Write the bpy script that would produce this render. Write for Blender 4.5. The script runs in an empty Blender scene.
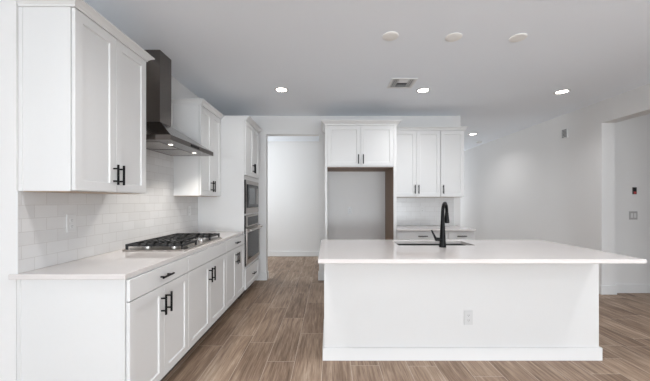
import bpy, bmesh, math
from mathutils import Vector, Matrix
PI = math.pi
scn = bpy.context.scene
col = scn.collection

# ------------------------------------------------------------------ camera
HC = 1.33
cam_d = bpy.data.cameras.new('camera'); cam = bpy.data.objects.new('camera', cam_d); col.objects.link(cam)
cam.location = (0, 0, HC); cam.rotation_euler = (PI/2, 0, 0)
cam_d.sensor_width = 36; cam_d.lens = 300/650*36
cam_d.shift_x = -3.5/650; cam_d.shift_y = 10/650
cam_d.clip_start = .05; cam_d.clip_end = 100
scn.camera = cam

# ------------------------------------------------------------------ world, daylight, added fill lights, exposure
w = bpy.data.worlds.new('daylight'); scn.world = w; w.use_nodes = True
w.node_tree.nodes['Background'].inputs[0].default_value = (.96, .98, 1, 1)
w.node_tree.nodes['Background'].inputs[1].default_value = .3

def area(name, loc, rot, sx, sy, power, color=(1, 1, 1)):
    d = bpy.data.lights.new(name, 'AREA'); d.shape = 'RECTANGLE'; d.size = sx; d.size_y = sy
    d.energy = power; d.color = color
    o = bpy.data.objects.new(name, d); col.objects.link(o); o.location = loc; o.rotation_euler = rot
    return o
# the glass wall of the great room behind the camera, pointing at the kitchen (+Y)
area('daylight_rear_windows', (1.0, -7.9, 1.35), (PI/2, 0, 0), 6.0, 2.2, 85, (.88, .945, 1))
# added area light inside the great room, tilted up to brighten the ceiling
area('ceiling_fill', (1.3, -5.4, .85), (PI/2+math.radians(56), 0, 0), 5.4, 1.2, 400, (.88, .945, 1))
# spot just under the ceiling, for downlights and out-of-view added fill
def overhead_spot(x, y, power, name='ceiling_spot'):
    d = bpy.data.lights.new(name, 'SPOT'); d.energy = power; d.spot_size = 2.6; d.spot_blend = 1; d.shadow_soft_size = .06; d.color = (.985, .985, 1)
    o = bpy.data.objects.new(name, d); col.objects.link(o); o.location = (x, y, 2.72)
for x, y in ((-.6, 1.3), (1.21, 1.3), (3.0, 1.3), (-.6, -1.2), (1.21, -1.2), (3.0, -1.2)): overhead_spot(x, y, 58 if (x, y) == (-.6, 1.3) else 76)  # added fill spots without fittings, out of view, to brighten counters and floor
# unseen fill light added in the side room beyond the right-hand opening
area('side_room_fill', (7.4, 2.6, 1.5), (PI/2, 0, PI/2), 2.4, 1.6, 5, (.95, .97, 1))
# unseen bluish fill lights added to brighten the two hallways
area('entry_fill', (3.0, 9.85, 1.3), (-PI/2, 0, 0), 1.5, 2.0, 26, (.90, .95, 1))
area('hall_fill', (-2.9, 6.1, 1.75), (PI/2, 0, -PI/2), 1.6, 1.3, 44, (.92, .965, 1))

scn.view_settings.view_transform = 'Standard'; scn.view_settings.look = 'None'
scn.view_settings.gamma = 1; scn.view_settings.use_curve_mapping = False
scn.view_settings.exposure = 0.14

# ------------------------------------------------------------------ materials
def newmat(name):
    m = bpy.data.materials.new(name); m.use_nodes = True
    return m, m.node_tree, m.node_tree.nodes['Principled BSDF']
def mat(name, c, rough=.5, metal=0, bump=0, bscale=300, emit=None, coat=0, var=0, spec=None):
    m, t, b = newmat(name)
    b.inputs['Base Color'].default_value = (*c, 1); b.inputs['Roughness'].default_value = rough
    b.inputs['Metallic'].default_value = metal
    if spec is not None: b.inputs['Specular IOR Level'].default_value = spec
    if coat: b.inputs['Coat Weight'].default_value = coat; b.inputs['Coat Roughness'].default_value = .1
    tc = t.nodes.new('ShaderNodeTexCoord')
    n = t.nodes.new('ShaderNodeTexNoise'); n.inputs['Scale'].default_value = bscale; n.inputs['Detail'].default_value = 3
    t.links.new(tc.outputs['Object'], n.inputs['Vector'])
    if var:
        mx = t.nodes.new('ShaderNodeMix'); mx.data_type = 'RGBA'
        mx.inputs['A'].default_value = (*c, 1); mx.inputs['B'].default_value = (*[max(0, v*(1-var)) for v in c], 1)
        t.links.new(n.outputs['Fac'], mx.inputs['Factor']); t.links.new(mx.outputs['Result'], b.inputs['Base Color'])
    if bump:
        bp = t.nodes.new('ShaderNodeBump'); bp.inputs['Strength'].default_value = bump; bp.inputs['Distance'].default_value = .002
        t.links.new(n.outputs['Fac'], bp.inputs['Height']); t.links.new(bp.outputs['Normal'], b.inputs['Normal'])
    if emit:
        b.inputs['Emission Color'].default_value = (*emit[:3], 1); b.inputs['Emission Strength'].default_value = emit[3]
    return m
M = {}
M['cab'] = mat('white_painted_wood', (.73, .727, .72), .38, var=.015, bscale=40)
M['wall'] = mat('pale_grey_wall_paint', (.75, .74, .73), .85, bump=.12, bscale=160)
M['ceil'] = mat('ceiling_paint', (.87, .91, .96), .95, bump=.5, bscale=60)
M['trim'] = mat('white_trim_paint', (.75, .75, .745), .45)
M['rawwood'] = mat('raw_brown_wood_panel', (.30, .205, .145), .6, var=.3, bscale=14)
M['black'] = mat('matte_black_metal', (.004, .004, .0045), .38, spec=.16)
M['iron'] = mat('black_cast_iron', (.018, .018, .019), .55, bump=.3, bscale=500)
M['blacksteel'] = mat('dark_stainless', (.185, .165, .152), .18, metal=1, bump=.05, bscale=200)
M['darkglass'] = mat('dark_oven_glass', (.018, .020, .023), .08, spec=.12)
M['window_glass'] = mat('microwave_window_glass', (.13, .14, .15), .15, spec=.3)
M['white_plastic'] = mat('white_plastic', (.64, .64, .635), .35)
M['slot'] = mat('dark_slot', (.05, .05, .05), .6)
M['greyslot'] = mat('grey_shadowed_duct', (.035, .035, .04), .7)
M['filter'] = mat('hood_filter_mesh', (.42, .40, .39), .35, metal=1, bump=.6, bscale=900)
M['lamp'] = mat('lamp_lens', (1, 1, 1), .4, emit=(1, .93, .84, 14))
M['hoodlamp'] = mat('hood_lamp_lens', (1, 1, 1), .4, emit=(1, .95, .88, 2.5))
M['red'] = mat('red_plastic', (.42, .03, .03), .4)
M['screen'] = mat('dark_screen', (.05, .035, .035), .2)
M['grey_plastic'] = mat('light_grey_plastic', (.40, .39, .385), .4)
M['plate_paint'] = mat('white_plate_paint', (.90, .89, .86), .5)
M['maple'] = mat('pale_maple_wood', (.50, .38, .28), .5, var=.2, bscale=12)
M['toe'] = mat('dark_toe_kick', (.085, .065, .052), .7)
M['sink'] = mat('dark_sink_steel', (.085, .08, .075), .35, metal=1)
M['chrome'] = mat('brushed_knob_metal', (.70, .68, .66), .22, metal=1)

def steel():
    m, t, b = newmat('brushed_stainless_steel')
    tc = t.nodes.new('ShaderNodeTexCoord'); mp = t.nodes.new('ShaderNodeMapping')
    mp.inputs['Scale'].default_value = (4, 4, 400)
    n = t.nodes.new('ShaderNodeTexNoise'); n.inputs['Scale'].default_value = 3
    t.links.new(tc.outputs['Object'], mp.inputs['Vector']); t.links.new(mp.outputs['Vector'], n.inputs['Vector'])
    r = t.nodes.new('ShaderNodeMapRange'); r.inputs['To Min'].default_value = .22; r.inputs['To Max'].default_value = .38
    t.links.new(n.outputs['Fac'], r.inputs['Value']); t.links.new(r.outputs['Result'], b.inputs['Roughness'])
    b.inputs['Base Color'].default_value = (.44, .405, .38, 1); b.inputs['Metallic'].default_value = 1
    return m
M['steel'] = steel()

def quartz():
    m, t, b = newmat('white_speckled_quartz')
    tc = t.nodes.new('ShaderNodeTexCoord')
    n = t.nodes.new('ShaderNodeTexNoise'); n.inputs['Scale'].default_value = 120; n.inputs['Detail'].default_value = 4
    n2 = t.nodes.new('ShaderNodeTexNoise'); n2.inputs['Scale'].default_value = 5; n2.inputs['Detail'].default_value = 3
    for k in (n, n2): t.links.new(tc.outputs['Object'], k.inputs['Vector'])
    a = t.nodes.new('ShaderNodeMath'); a.operation = 'ADD'
    t.links.new(n.outputs['Fac'], a.inputs[0]); t.links.new(n2.outputs['Fac'], a.inputs[1])
    cr = t.nodes.new('ShaderNodeValToRGB')
    cr.color_ramp.elements[0].position = .30; cr.color_ramp.elements[0].color = (.69, .65, .63, 1)
    cr.color_ramp.elements[1].position = .62; cr.color_ramp.elements[1].color = (.745, .71, .69, 1)
    h = t.nodes.new('ShaderNodeMath'); h.operation = 'MULTIPLY'; h.inputs[1].default_value = .3
    t.links.new(a.outputs[0], h.inputs[0]); t.links.new(h.outputs[0], cr.inputs['Fac'])
    t.links.new(cr.outputs['Color'], b.inputs['Base Color'])
    b.inputs['Roughness'].default_value = .07
    return m
M['quartz'] = quartz()

def tile(name, ax, u0, z0):
    m, t, b = newmat(name)
    g = t.nodes.new('ShaderNodeNewGeometry'); s = t.nodes.new('ShaderNodeSeparateXYZ')
    t.links.new(g.outputs['Position'], s.inputs[0])
    def sub(sock, v):
        k = t.nodes.new('ShaderNodeMath'); k.operation = 'SUBTRACT'; k.inputs[1].default_value = v
        t.links.new(sock, k.inputs[0]); return k.outputs[0]
    c = t.nodes.new('ShaderNodeCombineXYZ')
    t.links.new(sub(s.outputs[ax], u0), c.inputs[0]); t.links.new(sub(s.outputs[2], z0), c.inputs[1])
    br = t.nodes.new('ShaderNodeTexBrick'); t.links.new(c.outputs[0], br.inputs['Vector'])
    br.inputs['Scale'].default_value = 1; br.inputs['Brick Width'].default_value = .1545; br.inputs['Row Height'].default_value = .0777
    br.inputs['Mortar Size'].default_value = .0016; br.inputs['Mortar Smooth'].default_value = .2; br.offset = .5
    br.inputs['Color1'].default_value = (.69, .685, .68, 1); br.inputs['Color2'].default_value = (.64, .635, .63, 1)
    br.inputs['Mortar'].default_value = (.56, .545, .53, 1)
    t.links.new(br.outputs['Color'], b.inputs['Base Color'])
    n = t.nodes.new('ShaderNodeTexNoise'); n.inputs['Scale'].default_value = 14
    t.links.new(g.outputs['Position'], n.inputs['Vector'])
    iv = t.nodes.new('ShaderNodeMath'); iv.operation = 'MULTIPLY_ADD'; iv.inputs[1].default_value = -1
    t.links.new(br.outputs['Fac'], iv.inputs[0]); t.links.new(n.outputs['Fac'], iv.inputs[2])
    bp = t.nodes.new('ShaderNodeBump'); bp.inputs['Strength'].default_value = .5; bp.inputs['Distance'].default_value = .002
    t.links.new(iv.outputs[0], bp.inputs['Height']); t.links.new(bp.outputs['Normal'], b.inputs['Normal'])
    b.inputs['Roughness'].default_value = .18
    return m
M['tileL'] = tile('white_subway_tile_left', 1, 1.72, .914)
M['tileB'] = tile('white_subway_tile_back', 0, .99, .914)

def floor_mat():
    m, t, b = newmat('wood_look_plank_tile')
    L = t.links.new
    def mth(op, a, bb=None, c=None):
        k = t.nodes.new('ShaderNodeMath'); k.operation = op
        for i, v in enumerate((a, bb, c)):
            if v is None: continue
            if isinstance(v, (int, float)): k.inputs[i].default_value = v
            else: L(v, k.inputs[i])
        return k.outputs[0]
    g = t.nodes.new('ShaderNodeNewGeometry'); s = t.nodes.new('ShaderNodeSeparateXYZ'); L(g.outputs['Position'], s.inputs[0])
    PW, PL = .229, .914
    u = mth('DIVIDE', mth('ADD', s.outputs[0], .05), PW)
    k = mth('FLOOR', u); fu = mth('SUBTRACT', u, k)
    wn = t.nodes.new('ShaderNodeTexWhiteNoise'); wn.noise_dimensions = '1D'; L(mth('ADD', k, 7.3), wn.inputs['W'])
    v = mth('ADD', mth('DIVIDE', s.outputs[1], PL), wn.outputs['Value'])
    r = mth('FLOOR', v); fv = mth('SUBTRACT', v, r)
    cid = t.nodes.new('ShaderNodeCombineXYZ'); L(k, cid.inputs[0]); L(r, cid.inputs[1])
    w2 = t.nodes.new('ShaderNodeTexWhiteNoise'); w2.noise_dimensions = '2D'; L(cid.outputs[0], w2.inputs['Vector'])
    # grain
    def grain(sx, sy, scale, det, off):
        c = t.nodes.new('ShaderNodeCombineXYZ')
        L(mth('MULTIPLY', s.outputs[0], sx), c.inputs[0]); L(mth('MULTIPLY', s.outputs[1], sy), c.inputs[1])
        L(mth('MULTIPLY', w2.outputs['Value'], off), c.inputs[2])
        n = t.nodes.new('ShaderNodeTexNoise'); n.inputs['Scale'].default_value = scale; n.inputs['Detail'].default_value = det
        n.inputs['Roughness'].default_value = .6; n.inputs['Distortion'].default_value = .35
        L(c.outputs[0], n.inputs['Vector']); return n.outputs['Fac']
    g1 = grain(22, 1.6, 1.4, 5, 40); g2 = grain(70, 3.0, 1.6, 3, 90); g3 = grain(5, 1.2, 1.0, 2, 17)
    f = mth('ADD', mth('MULTIPLY', g1, .47), mth('ADD', mth('MULTIPLY', g2, .38), mth('MULTIPLY', g3, .28)))
    f = mth('ADD', f, mth('MULTIPLY', mth('SUBTRACT', w2.outputs['Value'], .5), .12))
    cr = t.nodes.new('ShaderNodeValToRGB'); e = cr.color_ramp.elements
    e[0].position = .36; e[0].color = (.098, .060, .038, 1)
    e[1].position = .78; e[1].color = (.54, .43, .33, 1)
    q = cr.color_ramp.elements.new(.50); q.color = (.205, .136, .092, 1)
    q = cr.color_ramp.elements.new(.62); q.color = (.325, .232, .165, 1)
    L(f, cr.inputs['Fac'])
    # grout
    gx = mth('LESS_THAN', mth('MULTIPLY', mth('MINIMUM', fu, mth('SUBTRACT', 1, fu)), PW), .0017)
    gy = mth('LESS_THAN', mth('MULTIPLY', mth('MINIMUM', fv, mth('SUBTRACT', 1, fv)), PL), .0017)
    gr = mth('MAXIMUM', gx, gy)
    mx = t.nodes.new('ShaderNodeMix'); mx.data_type = 'RGBA'; L(gr, mx.inputs['Factor'])
    L(cr.outputs['Color'], mx.inputs['A']); mx.inputs['B'].default_value = (.50, .42, .35, 1)
    L(mx.outputs['Result'], b.inputs['Base Color'])
    bp = t.nodes.new('ShaderNodeBump'); bp.inputs['Strength'].default_value = .25; bp.inputs['Distance'].default_value = .002
    L(mth('SUBTRACT', f, gr), bp.inputs['Height']); L(bp.outputs['Normal'], b.inputs['Normal'])
    b.inputs['Roughness'].default_value = .5; b.inputs['Specular IOR Level'].default_value = .35
    return m
M['floor'] = floor_mat()

# ------------------------------------------------------------------ mesh helpers
def box(bm, x0, x1, y0, y1, z0, z1):
    v = [bm.verts.new((x, y, z)) for x in (x0, x1) for y in (y0, y1) for z in (z0, z1)]
    for f in ((0,1,3,2), (4,6,7,5), (0,4,5,1), (2,3,7,6), (0,2,6,4), (1,5,7,3)):
        bm.faces.new([v[i] for i in f])
    return v
def loft(bm, rings, cap=True):
    R = [[bm.verts.new(p) for p in r] for r in rings]
    n = len(R[0])
    for a, b in zip(R, R[1:]):
        for i in range(n): bm.faces.new((a[i], a[(i+1) % n], b[(i+1) % n], b[i]))
    if cap: bm.faces.new(list(reversed(R[0]))); bm.faces.new(R[-1])
def tube(bm, pts, radii, n=16):
    pts = [Vector(p) for p in pts]
    if isinstance(radii, (int, float)): radii = [radii]*len(pts)
    T0 = (pts[1]-pts[0]).normalized()
    up = Vector((0, 0, 1)) if abs(T0.z) < .9 else Vector((1, 0, 0))
    N = T0.cross(up).normalized(); rings = []
    for i, p in enumerate(pts):
        if i == 0: T = T0
        elif i == len(pts)-1: T = (pts[i]-pts[i-1]).normalized()
        else: T = ((pts[i+1]-pts[i]).normalized()+(pts[i]-pts[i-1]).normalized()).normalized()
        N = (N-T*N.dot(T)).normalized(); B = T.cross(N)
        rings.append([p+(N*math.cos(2*PI*k/n)+B*math.sin(2*PI*k/n))*radii[i] for k in range(n)])
    loft(bm, rings)
def lathe(bm, prof, c=(0, 0, 0), n=32):            # prof: list of (r, z)
    loft(bm, [[(c[0]+r*math.cos(2*PI*k/n), c[1]+r*math.sin(2*PI*k/n), c[2]+z) for k in range(n)] for r, z in prof])
def obj(name, bm, m, parent=None, bevel=0, smooth=False, label=None):
    bmesh.ops.recalc_face_normals(bm, faces=bm.faces[:])
    me = bpy.data.meshes.new(name); bm.to_mesh(me); bm.free()
    me.materials.append(M[m])
    if smooth:
        me.shade_smooth() if hasattr(me, 'shade_smooth') else None
        me.set_sharp_from_angle(angle=math.radians(40))
    o = bpy.data.objects.new(name, me); col.objects.link(o)
    if parent: o.parent = parent
    if bevel:
        b = o.modifiers.new('bevel', 'BEVEL'); b.width = bevel; b.segments = 2; b.limit_method = 'ANGLE'
    if label: o['label'] = label
    return o
def boxes(name, bl, m, parent=None, bevel=0, label=None):
    bm = bmesh.new()
    for b in bl: box(bm, *b)
    return obj(name, bm, m, parent, bevel, label=label)
def thing(name, label, cat, loc=(0, 0, 0), rz=0, group=None):
    o = bpy.data.objects.new(name, None); col.objects.link(o); o.location = loc; o.rotation_euler = (0, 0, rz)
    o.empty_display_size = .1
    return tag(o, label, cat, group)
def tag(o, label, cat, group=None):
    o['label'] = label; o['category'] = cat
    if group: o['group'] = group
    return o
def struct(name, bl, m, bevel=0):
    o = boxes(name, bl, m, None, bevel); o['kind'] = 'structure'; return o
def copy_tree(o, parent=None):
    c = o.copy(); col.objects.link(c)
    if parent: c.parent = parent
    for ch in list(o.children): copy_tree(ch, c)
    return c

# ------------------------------------------------------------------ the room
H = 2.74; WX = -1.77; RX = 3.87; BY = 5.0; HY = 7.16; EY = 10.0
struct('floor', [(-6, 8, -8, EY+.2, -.1, 0)], 'floor')
struct('ceiling', [(-6, 8, -8, EY+.2, H, H+.1)], 'ceil')
# wall behind the range (its end face looks toward the camera)
struct('wall_left', [(WX-1.9, WX, 1.70, BY+.13, 0, H)], 'wall')
struct('wall_far_left', [(-3.8, WX-1.9, -8, BY+.13, 0, H)], 'wall')
OX0, OX1, OZ = -1.04, -.158, 2.43
struct('wall_back', [(WX, OX0, BY, BY+.13, 0, H), (OX1, 2.2, BY, BY+.13, 0, H), (OX0, OX1, BY, BY+.13, OZ, H)], 'wall')
struct('wall_hall', [(-3.8, 2.33, HY, HY+.13, 0, H)], 'wall')
struct('wall_hall_end', [(2.2, 2.33, HY+.13, EY, 0, H)], 'wall')
struct('wall_entry', [(2.2, RX+.19, EY, EY+.13, 0, H)], 'wall')
struct('wall_right', [(RX, RX+.19, 4.25, EY, 0, H), (RX, RX+.19, 1.9, 4.25, 2.43, H), (RX, RX+.19, -8, 1.9, 0, H)], 'wall')
struct('wall_side_room', [(RX+.19, 7.6, 4.32, 4.45, 0, H)], 'wall')
struct('baseboard_back', [(-1.2, OX0, BY-.015, BY, 0, .13), (OX0, OX0+.015, BY-.015, BY+.13, 0, .13),
                          (OX1-.015, OX1, BY-.015, BY+.13, 0, .13), (OX1, -.056, BY-.015, BY, 0, .13)], 'trim', .003)
struct('baseboard_hall', [(-3.8, 2.2, HY-.022, HY, 0, .12)], 'trim', .003)
struct('baseboard_right', [(RX-.015, RX, 4.25, EY, 0, .13), (RX-.015, RX+.205, 4.235, 4.25, 0, .13), (RX+.19, RX+.205, 4.25, 4.32, 0, .13)], 'trim', .003)
struct('baseboard_side_room', [(RX+.205, 7.6, 4.305, 4.32, 0, .13)], 'trim', .003)

# tiled backsplashes
TX = WX+.009
tb = boxes('tile_backsplash', [(WX+.0005, TX, 1.7015, 4.044, .9145, 1.384), (WX+.0005, TX, 2.392, 3.410, 1.384, 1.834)], 'tileL')
tag(tb, 'white subway tile backsplash behind the gas cooktop, rising to the hood', 'backsplash')
boxes('edge_trim', [(WX-.0005, TX+.002, 1.698, 1.7015, .914, 1.385)], 'trim', tb)
tb2 = boxes('tile_backsplash', [(.992, 2.085, BY-.009, BY-.0005, .9145, 1.384)], 'tileB')
tag(tb2, 'small white subway tile backsplash behind the faucet, under the far wall cabinets', 'backsplash')
boxes('edge_trim', [(2.085, 2.098, BY-.011, BY, .914, 1.385)], 'trim', tb2)

# ------------------------------------------------------------------ cabinet parts (local: x = width, front toward -y, body behind y=0)
DT = .020; GAP = .0045
def shaker(name, parent, x0, x1, z0, z1, rail=.057):
    """shaker front whose back sits at y=-GAP and whose face is at y=-GAP-DT"""
    yb, yf, yr = -GAP, -GAP-DT, -GAP-DT+.009
    bm = bmesh.new()
    def rect(a, y): return [bm.verts.new(p) for p in ((x0+a, y, z0+a), (x1-a, y, z0+a), (x1-a, y, z1-a), (x0+a, y, z1-a))]
    A = rect(0, yb); B = rect(0, yf+.0015); B2 = rect(.0015, yf); C = rect(rail, yf); D = rect(rail+.004, yr)
    def ring(p, q):
        for i in range(4): bm.faces.new((p[i], p[(i+1) % 4], q[(i+1) % 4], q[i]))
    ring(A, B); ring(B, B2); ring(B2, C); ring(C, D); bm.faces.new(D); bm.faces.new(list(reversed(A)))
    return obj(name, bm, 'cab', parent)
def slab(name, parent, x0, x1, z0, z1):
    return boxes(name, [(x0, x1, -GAP-DT, -GAP, z0, z1)], 'cab', parent, .0015)
def pull(parent, x, z, L=.136, vert=True, r=.0072, so=.032):
    yf = -GAP-DT; bm = bmesh.new()
    h = L/2; p = h*.62
    ends = [((x, yf-so, z-h), (x, yf-so, z+h))] if vert else [((x-h, yf-so, z), (x+h, yf-so, z))]
    for a, b in ends: tube(bm, (a, b), r, 10)
    for s in (-p, p):
        q = (x, yf, z+s) if vert else (x+s, yf, z)
        tube(bm, (q, (q[0], yf-so, q[2])), r*.8, 8)
    return obj('handle', bm, 'black', parent, smooth=True, label='black bar pull')
def door(par, x0, x1, z0, z1, hx, hz, L=.136):
    d = shaker('door', par, x0, x1, z0, z1); pull(d, hx, hz, L); return d
def crown(par, x0, x1, depth, z0, z1, left=True, right=True, out=.05, dr=None):
    dr = depth-.002 if dr is None else dr; fy = -GAP-DT
    def ring(o, z):
        a = x0-(o if left else 0); b = x1+(o if right else 0)
        return [(a, fy-o, z), (b, fy-o, z), (b, dr, z), (x1+.0005, dr, z), (x1, depth, z), (a, depth, z)]
    h = z1-z0; bm = bmesh.new()
    loft(bm, [ring(.001, z0), ring(.007, z0), ring(.009, z0+h*.22), ring(out*.55, z0+h*.55), ring(out*.92, z0+h*.8), ring(out, z0+h*.82), ring(out, z1)])
    return obj('crown_molding', bm, 'cab', par)
def base_cab(name, label, loc, rz, w, doors, drawer='handle', depth=.61, group=None, top=.882, toe=.115, handles=None):
    t = thing(name, label, 'cabinet', loc, rz, group)
    boxes('body', [(0, w, 0, depth, toe, top)], 'cab', t, .001)
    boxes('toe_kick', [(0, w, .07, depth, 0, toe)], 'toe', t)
    g = .0025
    dr = slab('drawer', t, g, w-g, .754, top-.006)
    if drawer == 'handle': pull(dr, w/2, .815, .136, False)
    if doors == 2:
        m = w/2
        door(t, g, m-g*.6, toe+.004, .748, m-.035, .626); door(t, m+g*.6, w-g, toe+.004, .748, m+.035, .626)
    else:
        door(t, g, w-g, toe+.004, .748, .035, .632)
    return t
def wall_cab(name, label, loc, rz, w, z0, z1, crz, depth, ndoors, hside='l', left=True, right=True, hz=None, out=.043):
    t = thing(name, label, 'cabinet', (loc[0], loc[1], z0), rz); h = z1-z0
    boxes('body', [(0, w, 0, depth, 0, h)], 'cab', t, .001)
    g = .0025; hz = .118 if hz is None else hz
    if ndoors == 2:
        m = w/2
        door(t, g, m-g*.6, .004, h-.003, m-.028, hz); door(t, m+g*.6, w-g, .004, h-.003, m+.028, hz)
    else:
        door(t, g, w-g, .004, h-.003, .035 if hside == 'l' else w-.035, hz)
    boxes('underside_panel', [(.018, w-.018, .02, depth, -.004, 0)], 'maple', t, label='pale wood underside')
    crown(t, 0, w, depth, h, crz-z0, left, right, out)
    return t

R90 = PI/2
# left run; box face plane X = -1.155, door faces ~ -1.132
FX = -1.155; D = abs(WX)-1.155-.002
Ys = [1.705, 2.425, 3.32, 4.045]
b1 = base_cab('base_cabinet', 'white two-door base cabinet with drawer, nearest at the end of the left run', (FX, Ys[0], 0), R90, Ys[1]-Ys[0]-.001, 2, depth=D)
b2 = base_cab('base_cabinet', 'white two-door base cabinet directly under the gas cooktop, plain drawer front without a pull', (FX, Ys[1], 0), R90, Ys[2]-Ys[1]-.001, 2, drawer='plain', depth=D)
b3 = base_cab('base_cabinet', 'white two-door base cabinet with drawer, beside the wall oven tower', (FX, Ys[2], 0), R90, Ys[3]-Ys[2]-.001, 2, depth=D)

boxes('scribe_strip', [(-.004, 0, D-.022, D, 0, .882)], 'cab', b1)
boxes('corner_strip', [(-.004, 0, 0, .018, .115, .882)], 'cab', b1)
# countertop of the left run, wrapping a little past the wall's end
bm = bmesh.new()
ring = [(-1.145, 1.688), (-1.145, 4.045), (WX, 4.045), (WX, 1.699), (-1.803, 1.699), (-1.803, 1.688)]
vs = [[bm.verts.new((x, y, z)) for x, y in ring] for z in (.884, .914)]
n = len(ring)
for i in range(n): bm.faces.new((vs[0][i], vs[0][(i+1) % n], vs[1][(i+1) % n], vs[1][i]))
bm.faces.new(vs[1]); bm.faces.new(list(reversed(vs[0])))
ct = obj('countertop', bm, 'quartz', None, .003)
tag(ct, 'long white quartz countertop along the left wall, holding the gas cooktop', 'countertop')

# wall cabinets, left
UX = -1.475
UD = abs(WX)-1.475-.002
u1 = wall_cab('wall_cabinet', 'white two-door wall cabinet nearest the camera, left of the range hood', (UX, 1.715), R90, .675, 1.385, 2.437, 2.48, UD, 2, hz=.118)
boxes('scribe_strip', [(-.004, 0, UD-.022, UD, 0, 1.05)], 'cab', u1)
wall_cab('wall_cabinet', 'white two-door wall cabinet between the range hood and the oven tower', (UX, 3.412), R90, .633, 1.385, 2.42, 2.475, UD, 2, right=False)

# oven tower
TW = .768; ty0 = 4.05
t = thing('oven_cabinet', 'tall white cabinet tower holding the microwave and wall oven', 'cabinet', (-1.14, ty0, 0), R90)
D2 = abs(WX)-1.14-.002; s = .02
boxes('body', [(0, s, 0, D2, .115, 2.42), (TW-s, TW, 0, D2, .115, 2.42), (s, TW-s, D2-.01, D2, .115, 2.42),
               (s, TW-s, 0, D2-.01, .115, .432), (s, TW-s, 0, D2-.01, 1.125, 1.150), (s, TW-s, 0, D2-.01, 1.615, 2.42)], 'cab', t, .001)
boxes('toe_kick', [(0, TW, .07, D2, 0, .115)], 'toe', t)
m_ = TW/2
door(t, .003, m_-.0015, 1.675, 2.417, m_-.028, 1.80); door(t, m_+.0015, TW-.003, 1.675, 2.417, m_+.028, 1.80)
dr = shaker('drawer', t, .003, TW-.003, .119, .40); pull(dr, m_, .262, .136, False)
crown(t, 0, TW, D2, 2.42, 2.475, False, True, .045)

def led(name, z0, z1): return z0, z1
# microwave
w0, w1 = .022, TW-.022
mw = thing('microwave', 'stainless built-in microwave above the wall oven', 'microwave', (-1.14, ty0, 1.151), R90)
h = .462
boxes('housing', [(w0, w1, -.001, .45, .001, h)], 'blacksteel', mw)
boxes('gap_strip', [(w0-.016, w0-.0125, -.021, -.001, 0, h)], 'black', mw)  # black strip added for the dark gap beside the microwave trim
boxes('trim_frame', [(w0-.012, w0+.055, -.02, -.001, 0, h), (w1-.055, w1+.012, -.02, -.001, 0, h),
                     (w0+.055, w1-.055, -.02, -.001, 0, .075), (w0+.055, w1-.055, -.02, -.001, h-.055, h)], 'steel', mw, .002)
dd = boxes('door', [(w0+.058, w1-.058, -.034, -.002, .078, h-.058)], 'darkglass', mw, .002)
boxes('window', [(w0+.12, w1-.30, -.0355, -.034, .125, h-.105)], 'window_glass', dd)
boxes('control_panel', [(w1-.20, w1-.075, -.0355, -.034, .12, h-.10)], 'blacksteel', dd)
# wall oven
ov = thing('wall_oven', 'stainless wall oven with dark glass door below the microwave', 'oven', (-1.14, ty0, .434), R90)
h = .688
boxes('housing', [(w0, w1, -.001, .5, .001, h)], 'blacksteel', ov)
boxes('gap_strip', [(w0-.016, w0-.0125, -.021, -.001, 0, h)], 'black', ov)  # same added black strip, darkening the gap beside the oven
boxes('top_panel', [(w0-.01, w1+.01, -.018, -.001, h-.165, h)], 'steel', ov, .002)
boxes('bottom_trim', [(w0-.01, w1+.01, -.014, -.001, 0, .03)], 'steel', ov, .002)
boxes('control_panel', [(w0+.10, w1-.03, -.020, -.018, h-.145, h-.025)], 'darkglass', ov)
od = boxes('door', [(w0-.01, w1+.01, -.036, -.003, .033, h-.172)], 'steel', ov, .003)
boxes('window', [(w0+.05, w1-.05, -.038, -.036, .085, h-.235)], 'darkglass', od)
bm = bmesh.new(); zz = h-.20
tube(bm, ((w0+.03, -.085, zz), (w1-.03, -.085, zz)), .013, 14)
for x in (w0+.08, w1-.08): tube(bm, ((x, -.036, zz), (x, -.085, zz)), .009, 10)
obj('handle', bm, 'steel', od, smooth=True, label='stainless bar handle')

# ------------------------------------------------------------------ fridge surround and far run
FY = 4.386
t = thing('fridge_surround', 'tall white refrigerator surround with empty niche and two upper doors', 'cabinet', (-.052, FY, 0), 0)
W = 1.042; D3 = BY-FY-.002
boxes('side_panel', [(0, .034, -.02, D3, 0, 2.42)], 'cab', t, .001)
sp = boxes('side_panel', [(W-.042, W, -.02, D3, 0, 2.42)], 'cab', t, .001)
boxes('inner_lining', [(W-.046, W-.042, -.004, D3, 0, 1.812)], 'rawwood', sp, label='unpainted brown wood lining')
bd = boxes('body', [(.034, W-.042, 0, D3, 1.819, 2.42)], 'cab', t)
boxes('underside_panel', [(.034, W-.046, .0, D3, 1.812, 1.819)], 'rawwood', bd, label='unpainted brown wood underside')
c_ = W/2
door(t, .037, c_-.0015, 1.832, 2.417, c_-.035, 1.93); door(t, c_+.0015, W-.045, 1.832, 2.417, c_+.035, 1.93)
crown(t, 0, W, D3, 2.42, 2.492, True, True, .058, dr=.205)

wall_cab('wall_cabinet', 'white two-door wall cabinet beside the fridge surround, above the faucet', (.992, 4.667), 0, .743, 1.385, 2.415, 2.468, BY-4.667-.002, 2, left=False, right=False)
wall_cab('wall_cabinet', 'narrow white single-door wall cabinet at the right end of the far run', (1.737, 4.667), 0, .365, 1.385, 2.415, 2.468, BY-4.667-.002, 1, left=False, right=True)
base_cab('base_cabinet', 'white base cabinet beside the fridge surround, behind the island sink', (.992, 4.385, 0), 0, .746, 2, depth=BY-4.385-.002)
base_cab('base_cabinet', 'narrow white base cabinet at the right end of the far run', (1.74, 4.385, 0), 0, .38, 1, depth=BY-4.385-.002)
o = boxes('countertop', [(.9915, 2.14, 4.345, BY, .884, .914)], 'quartz', None, .003)
tag(o, 'short white quartz countertop on the far wall beside the fridge surround', 'countertop')

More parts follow.
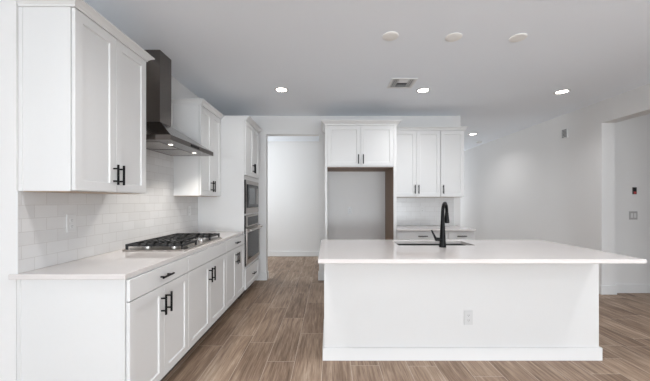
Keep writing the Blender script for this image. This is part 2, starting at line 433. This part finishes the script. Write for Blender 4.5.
# ------------------------------------------------------------------ island
IX0, IX1, IY0, IY1 = -.037, 2.256, 2.502, 3.175
t = thing('kitchen_island', 'white kitchen island base with a flat panel facing the camera', 'kitchen island', ((IX0+IX1)/2, IY0, 0))
cx = (IX0+IX1)/2; w2 = (IX1-IX0)/2
SX0, SX1, SY0, SY1 = .655, 1.365, 2.78, 3.085
def L_(bl): return [(a-cx, b-cx, c-IY0, d-IY0, e, f) for a, b, c, d, e, f in bl]
boxes('body', L_([(IX0, IX1, IY0, IY0+.15, 0, .884), (IX0, IX0+.02, IY0+.15, IY1, 0, .884), (IX1-.02, IX1, IY0+.15, IY1, 0, .884),
                  (IX0+.02, IX1-.02, IY0+.15, IY1-.02, .10, .12), (IX0+.02, IX1-.02, IY1-.09, IY1-.07, 0, .10), (IX0+.02, IX1-.02, IY1-.02, IY1, .115, .884)]), 'cab', t, .002)
boxes('baseboard', L_([(IX0-.012, IX1+.018, IY0-.014, IY0, 0, .107), (IX0-.012, IX0, IY0, IY1-.07, 0, .107), (IX1, IX1+.018, IY0, IY1-.07, 0, .107)]), 'trim', t, .003)
# worktop with sink cut-out
CX0, CX1, CY0, CY1 = -.075, 2.252, 2.12, 3.2
bm = bmesh.new()
xs = [CX0, SX0, SX1, CX1]; ys = [CY0, SY0, SY1, CY1]
V = {(i, j, k): bm.verts.new((xs[i], ys[j], z)) for i in range(4) for j in range(4) for k, z in enumerate((.884, .914))}
for i in range(3):
    for j in range(3):
        if (i, j) == (1, 1): continue
        for k in (0, 1):
            bm.faces.new([V[a, b, k] for a, b in ((i, j), (i+1, j), (i+1, j+1), (i, j+1))])
for i in range(3):
    for j in (0, 3): bm.faces.new((V[i, j, 0], V[i+1, j, 0], V[i+1, j, 1], V[i, j, 1])); bm.faces.new((V[j, i, 0], V[j, i+1, 0], V[j, i+1, 1], V[j, i, 1]))
for a, b in (((1, 1), (2, 1)), ((2, 1), (2, 2)), ((2, 2), (1, 2)), ((1, 2), (1, 1))):
    bm.faces.new((V[a[0], a[1], 0], V[b[0], b[1], 0], V[b[0], b[1], 1], V[a[0], a[1], 1]))
o = obj('countertop', bm, 'quartz', None, .003)
tag(o, 'broad white quartz island countertop with a sink cut-out', 'countertop')

# sink
t = thing('kitchen_sink', 'dark stainless undermount sink set in the island countertop', 'sink', ((SX0+SX1)/2, (SY0+SY1)/2, .67))
a, b_ = (SX1-SX0)/2, (SY1-SY0)/2
zt = .8835-.67
bm = bmesh.new()
def rr(hx, hy, z, r=.03, n=5):
    P = []
    for qx, qy, a0 in ((1, 1, 0), (-1, 1, 90), (-1, -1, 180), (1, -1, 270)):
        for k in range(n+1):
            an = math.radians(a0+90*k/n); P.append((qx*(hx-r)+r*math.cos(an), qy*(hy-r)+r*math.sin(an), z))
    return P
loft(bm, [rr(a+.02, b_+.02, zt), rr(a+.004, b_+.004, zt), rr(a-.002, b_-.002, .01), rr(a-.01, b_-.01, .002), rr(a-.06, b_-.06, 0)], cap=False)
bm.faces.new([bm.verts.new(p) for p in rr(a-.06, b_-.06, 0)])
bmesh.ops.remove_doubles(bm, verts=bm.verts[:], dist=1e-5)
o = obj('basin', bm, 'sink', t, smooth=True)
so = o.modifiers.new('solid', 'SOLIDIFY'); so.thickness = .0015; so.offset = -1
bm = bmesh.new(); lathe(bm, [(.045, .001), (.045, .004), (.03, .004), (.028, .002)])
obj('drain', bm, 'chrome', t, smooth=True)

# faucet
FXp, FYp = 1.02, 2.68
t = thing('kitchen_faucet', 'matte black pull-down faucet standing on the island beside the sink', 'faucet', (FXp, FYp, .914))
bm = bmesh.new(); lathe(bm, [(.031, 0), (.031, .004), (.0285, .02), (.025, .09), (.0205, .17), (.0165, .24)])
obj('body', bm, 'black', t, smooth=True)
dv = Vector((.115, .185, 0)); dv = dv.normalized(); RR = .095
pts = [(0, 0, .235), (0, 0, .30)]
for k in range(1, 13):
    an = PI*k/13*1.0
    pts.append(tuple(dv*(RR*(1-math.cos(an))) + Vector((0, 0, .30+.092*math.sin(an)))))
pts.append(tuple(dv*(2*RR) + Vector((0, 0, .30))))
bm = bmesh.new(); tube(bm, pts, [.0165, .0155]+[.0145]*(len(pts)-2), 16)
obj('spout', bm, 'black', t, smooth=True)
e = dv*(2*RR)
bm = bmesh.new(); tube(bm, [(e.x, e.y, .302), (e.x*1.0, e.y*1.0, .27), (e.x*1.02, e.y*1.02, .22), (e.x*1.03, e.y*1.03, .205)], [.0155, .0185, .023, .0225], 18)
obj('spray_head', bm, 'black', t, smooth=True)
bm = bmesh.new(); tube(bm, [(-.015, 0, .068), (-.062, 0, .070), (-.068, 0, .070)], [.0165, .0165, .014], 16)
hd = obj('handle', bm, 'black', t, smooth=True)
bm = bmesh.new(); tube(bm, [(-.060, 0, .072), (-.082, 0, .115), (-.100, 0, .152)], [.012, .0085, .007], 12)
obj('lever', bm, 'black', hd, smooth=True)

# ------------------------------------------------------------------ gas cooktop
t = thing('gas_cooktop', 'stainless five-burner gas cooktop with black cast iron grates on the left countertop', 'cooktop', (-1.43, 2.878, .914))
# local: x across (front = +x), y along the counter
hw, hd_ = .255, .435
bm = bmesh.new(); loft(bm, [rr(hw, hd_, .0005, .012, 3), rr(hw, hd_, .012, .012, 3), rr(hw-.006, hd_-.006, .0145, .01, 3)])
obj('tray', bm, 'steel', t)
burn = [(.11, -.30, .036), (-.12, -.30, .044), (-.07, 0, .055), (.11, .30, .044), (-.12, .30, .036)]
for x, y, r in burn:
    bm = bmesh.new(); lathe(bm, [(r*1.15, .0), (r*1.15, .006), (r, .008), (r, .016)], (x, y, .0135))
    bo = obj('burner', bm, 'chrome', t, smooth=True)
    bm = bmesh.new(); lathe(bm, [(r*.86, .016), (r*.9, .018), (r*.9, .023), (r*.78, .026)], (x, y, .0135))
    obj('burner_cap', bm, 'iron', bo, smooth=True)
def grate(x0, x1, y0, y1, centers):
    bm = bmesh.new(); zt, zb, q = .058, .039, .008
    def bar(xa, ya, xb, yb):
        if abs(xa-xb) > abs(ya-yb): box(bm, min(xa, xb), max(xa, xb), ya-q, ya+q, zb, zt)
        else: box(bm, xa-q, xa+q, min(ya, yb), max(ya, yb), zb, zt)
    bar(x0, y0+q, x1, y0+q); bar(x0, y1-q, x1, y1-q); bar(x0+q, y0, x0+q, y1); bar(x1-q, y0, x1-q, y1)
    for xc, yc in centers:
        bar(x0, yc, xc-.022, yc); bar(xc+.022, yc, x1, yc); bar(xc, y0, xc, yc-.022); bar(xc, yc+.022, xc, y1)
        for dx, dy in ((1, 1), (1, -1), (-1, 1), (-1, -1)):
            k_ = .058; bar(xc+dx*k_, yc+dy*.03, xc+dx*k_, y1 if dy > 0 else y0)
    if len(centers) > 1: bar((x0+x1)/2, y0, (x0+x1)/2, y1)
    for px in (x0+.008, x1-.008):
        for py in (y0+.008, y1-.008):
            box(bm, px-.008, px+.008, py-.008, py+.008, .0145, zb)
    obj('grate', bm, 'iron', t, .002)
grate(-.235, .235, -.420, -.150, [(.11, -.30), (-.12, -.30)])
grate(-.235, .10, -.147, .147, [(-.07, 0)])
grate(-.235, .235, .150, .420, [(.11, .30), (-.12, .30)])
for k in range(5):
    x = .185 if k % 2 else .140; y = -.115+k*.0575
    bm = bmesh.new(); lathe(bm, [(.021, 0), (.021, .004), (.018, .006), (.016, .028), (.014, .031)], (x, y, .0142), 20)
    box(bm, x-.003, x+.003, y-.015, y+.015, .044, .050)
    obj('knob', bm, 'chrome', t, smooth=True)

# ------------------------------------------------------------------ range hood
t = thing('range_hood', 'dark stainless chimney range hood mounted over the gas cooktop', 'range hood', (WX, 2.905, 1.827))
hx, hh = .48, .455
bm = bmesh.new()
def rc(x1, y, z, x0=.010): return [(x0, -y, z), (x1, -y, z), (x1, y, z), (x0, y, z)]
# lip + pyramid (open underneath), inner pan above
loft(bm, [rc(hx-.012, hh-.012, .0, .02), rc(hx, hh, .0), rc(hx, hh, .042), rc(.205, .115, .235)], cap=False)
bm.faces.new([bm.verts.new(p) for p in rc(.205, .115, .235)])
bm.faces.new([bm.verts.new(p) for p in rc(hx-.012, hh-.012, .0, .02)])
bmesh.ops.remove_doubles(bm, verts=bm.verts[:], dist=1e-5)
cp = obj('canopy', bm, 'blacksteel', t)
for s_ in (-1, 1):
    fl = boxes('filter', [(.06, .33, *(sorted((s_*.02, s_*.36))), -.004, -.0005)], 'filter', cp, .002)
    bm = bmesh.new(); lathe(bm, [(.020, -.005), (.018, -.007), (.014, -.007)], (.365, s_*.235, .0045), 24)
    ob = obj('hood_lamp', bm, 'hoodlamp', cp)
    sd = bpy.data.lights.new('hood_spot', 'SPOT'); sd.energy = 14; sd.spot_size = 2.0; sd.spot_blend = .8; sd.shadow_soft_size = .03; sd.color = (1, .95, .88)
    so_ = bpy.data.objects.new('hood_spot', sd); col.objects.link(so_); so_.location = (WX+.365, 2.905+s_*.235, 1.812)
boxes('control_strip', [(hx, hx+.002, -.09, .09, .01, .032)], 'darkglass', cp)
boxes('chimney', [(.010, .195, -.102, .102, .235, H-1.827-.001)], 'blacksteel', t, .001)

# ------------------------------------------------------------------ electrical plates
def plate(name, label, loc, rz, w=.072, h=.118, kind='outlet', cat='outlet'):
    pm = 'white_plastic' if kind == 'outlet' else 'grey_plastic'
    # local: faces -y
    t = thing(name, label, cat, loc, rz)
    boxes('cover_plate', [(-w/2, w/2, -.006, 0, -h/2, h/2)], pm, t, .0015)
    if kind == 'outlet':
        for z in (-.02, .02):
            bm = bmesh.new(); n = 20
            P = []
            for k in range(n):
                a = 2*PI*k/n; P.append((max(-.0145, min(.0145, .017*math.cos(a))), .0145*math.sin(a)+z))
            loft(bm, [[(x, -.006, zz) for x, zz in P], [(x, -.008, zz) for x, zz in P]])
            r = obj('socket', bm, 'white_plastic', t)
            boxes('slot', [(-.007, -.005, -.0085, -.008, z-.002, z+.007), (.005, .007, -.0085, -.008, z-.002, z+.007), (-.002, .002, -.0085, -.008, z-.009, z-.005)], 'slot', r)
    else:
        n = 2 if w > .1 else 1
        for k in range(n):
            x = (k-(n-1)/2)*.046
            boxes('rocker_switch', [(x-.016, x+.016, -.0095, -.006, -.033, .033)], 'white_plastic', t, .001)
    return t
plate('wall_outlet', 'white electrical outlet on the front panel of the island', (1.165, IY0, .354), 0)
plate('wall_outlet', 'white outlet on the left backsplash under the nearest wall cabinet', (TX, 2.05, 1.175), R90)
plate('wall_outlet', 'white outlet on the left backsplash near the oven tower', (TX, 3.79, 1.20), R90)
plate('wall_outlet', 'small white outlet inside the empty refrigerator niche', (.355, BY, 1.163), 0)
plate('wall_outlet', 'white outlet on the far backsplash beside the black faucet', (1.56, BY-.009, 1.18), 0)
plate('light_switch', 'white double light switch plate on the side room wall', (4.385, 4.32, 1.115), 0, .118, .118, 'switch', 'light switch')

t = thing('wall_keypad', 'small dark and red wall keypad above the double light switch', 'keypad', (4.40, 4.32, 1.47), 0)
boxes('case', [(-.026, .026, -.014, 0, -.05, .05)], 'screen', t, .002)
boxes('screen', [(-.021, .021, -.016, -.014, -.005, .044)], 'darkglass', t)
boxes('button', [(-.018, .018, -.016, -.014, -.044, -.014)], 'red', t, label='red button')

t = thing('door_chime', 'small pale grey square chime box high on the right wall', 'door chime', (RX, 4.90, 2.42), -R90)
boxes('case', [(-.062, .062, -.02, 0, -.072, .072)], 'white_plastic', t, .003)
boxes('grille', [(-.045, .045, -.022, -.02, -.055+k*.022, -.045+k*.022) for k in range(6)], 'greyslot', t)

# ------------------------------------------------------------------ ceiling fittings
def downlight(x, y, label, power):
    t = thing('ceiling_light', label, 'ceiling light', (x, y, H), 0, 'round recessed ceiling lights')
    bm = bmesh.new(); lathe(bm, [(.088, -.001), (.086, -.006), (.070, -.009), (.066, -.006), (.064, -.0005)], n=32)
    obj('trim_ring', bm, 'white_plastic', t, smooth=True)
    bm = bmesh.new(); lathe(bm, [(.064, -.0008), (.063, -.0048), (.02, -.0052)], n=32)
    obj('lens', bm, 'lamp', t)
    overhead_spot(x, y, power)
downlight(-.597, 3.81, 'round recessed ceiling light above the aisle, leftmost of the lit lights', 26)
downlight(1.21, 3.83, 'round recessed ceiling light beside the square air vent', 42)
downlight(3.02, 3.88, 'round recessed ceiling light at the right, near the header of the opening', 42)
downlight(3.06, 6.36, 'small far recessed ceiling light in the hallway right of the cabinets', 36)
for x, y, lb in ((.531, 2.57, 'leftmost of the three round white blank ceiling plates'), (1.08, 2.587, 'middle one of the three round white blank ceiling plates'),
                 (1.64, 2.595, 'rightmost of the three round white blank ceiling plates')):
    bm = bmesh.new(); lathe(bm, [(.069, 0), (.069, -.005), (.064, -.008), (.03, -.009)], n=32)
    o = obj('ceiling_plate', bm, 'plate_paint', None, smooth=True); o.location = (x, y, H)
    tag(o, lb, 'ceiling plate', 'round blank plates over the island')
bm = bmesh.new(); lathe(bm, [(.065, 0), (.065, -.02), (.052, -.036), (.02, -.04)], n=28)
o = obj('smoke_detector', bm, 'white_plastic', None, smooth=True); o.location = (3.60, 7.17, H)
tag(o, 'small round smoke detector on the hallway ceiling beyond the far recessed light', 'smoke detector')

t = thing('air_vent', 'square white air vent with dark louvres in the ceiling', 'air vent', (.88, 3.60, H))
q = .15
boxes('frame', [(-q, q, -q, -q+.025, -.008, 0), (-q, q, q-.025, q, -.008, 0), (-q, -q+.025, -q+.025, q-.025, -.008, 0), (q-.025, q, -q+.025, q-.025, -.008, 0)], 'trim', t, .002)
boxes('duct', [(-q+.02, q-.02, -q+.02, q-.02, -.0015, -.0003)], 'greyslot', t, label='dark duct opening')
def louv(bl):
    bm = bmesh.new()
    for x0, y0, x1, y1 in bl:                       # thin slanted blade from a to b
        dx, dy = x1-x0, y1-y0; L = math.hypot(dx, dy); nx, ny = -dy/L, dx/L; w_ = .0045
        pr = [(x0, y0), (x1, y1)]
        a = [(x+nx*w_*s1, y+ny*w_*s1, z) for (x, y) in pr for s1, z in ((-1, -.009), (1, -.003))]
        b = [(p[0], p[1], p[2]+.0012) for p in a]
        vv = [bm.verts.new(p) for p in a+b]
        for f in ((0,1,3,2), (4,6,7,5), (0,4,5,1), (2,3,7,6), (0,2,6,4), (1,5,7,3)): bm.faces.new([vv[i] for i in f])
    return bm
bl = []
for k in range(4):
    y = -.125+.018+k*.022
    bl.append((-.055, -y, .055, -y))
for k in range(3):
    bl.append((-.07-k*.022, -.12, -.07-k*.022, .12)); bl.append((.07+k*.022, -.12, .07+k*.022, .12))
obj('louvre', louv(bl), 'trim', t)
boxes('center_panel', [(-.058, .058, -.124, -.02, -.007, -.003)], 'trim', t)
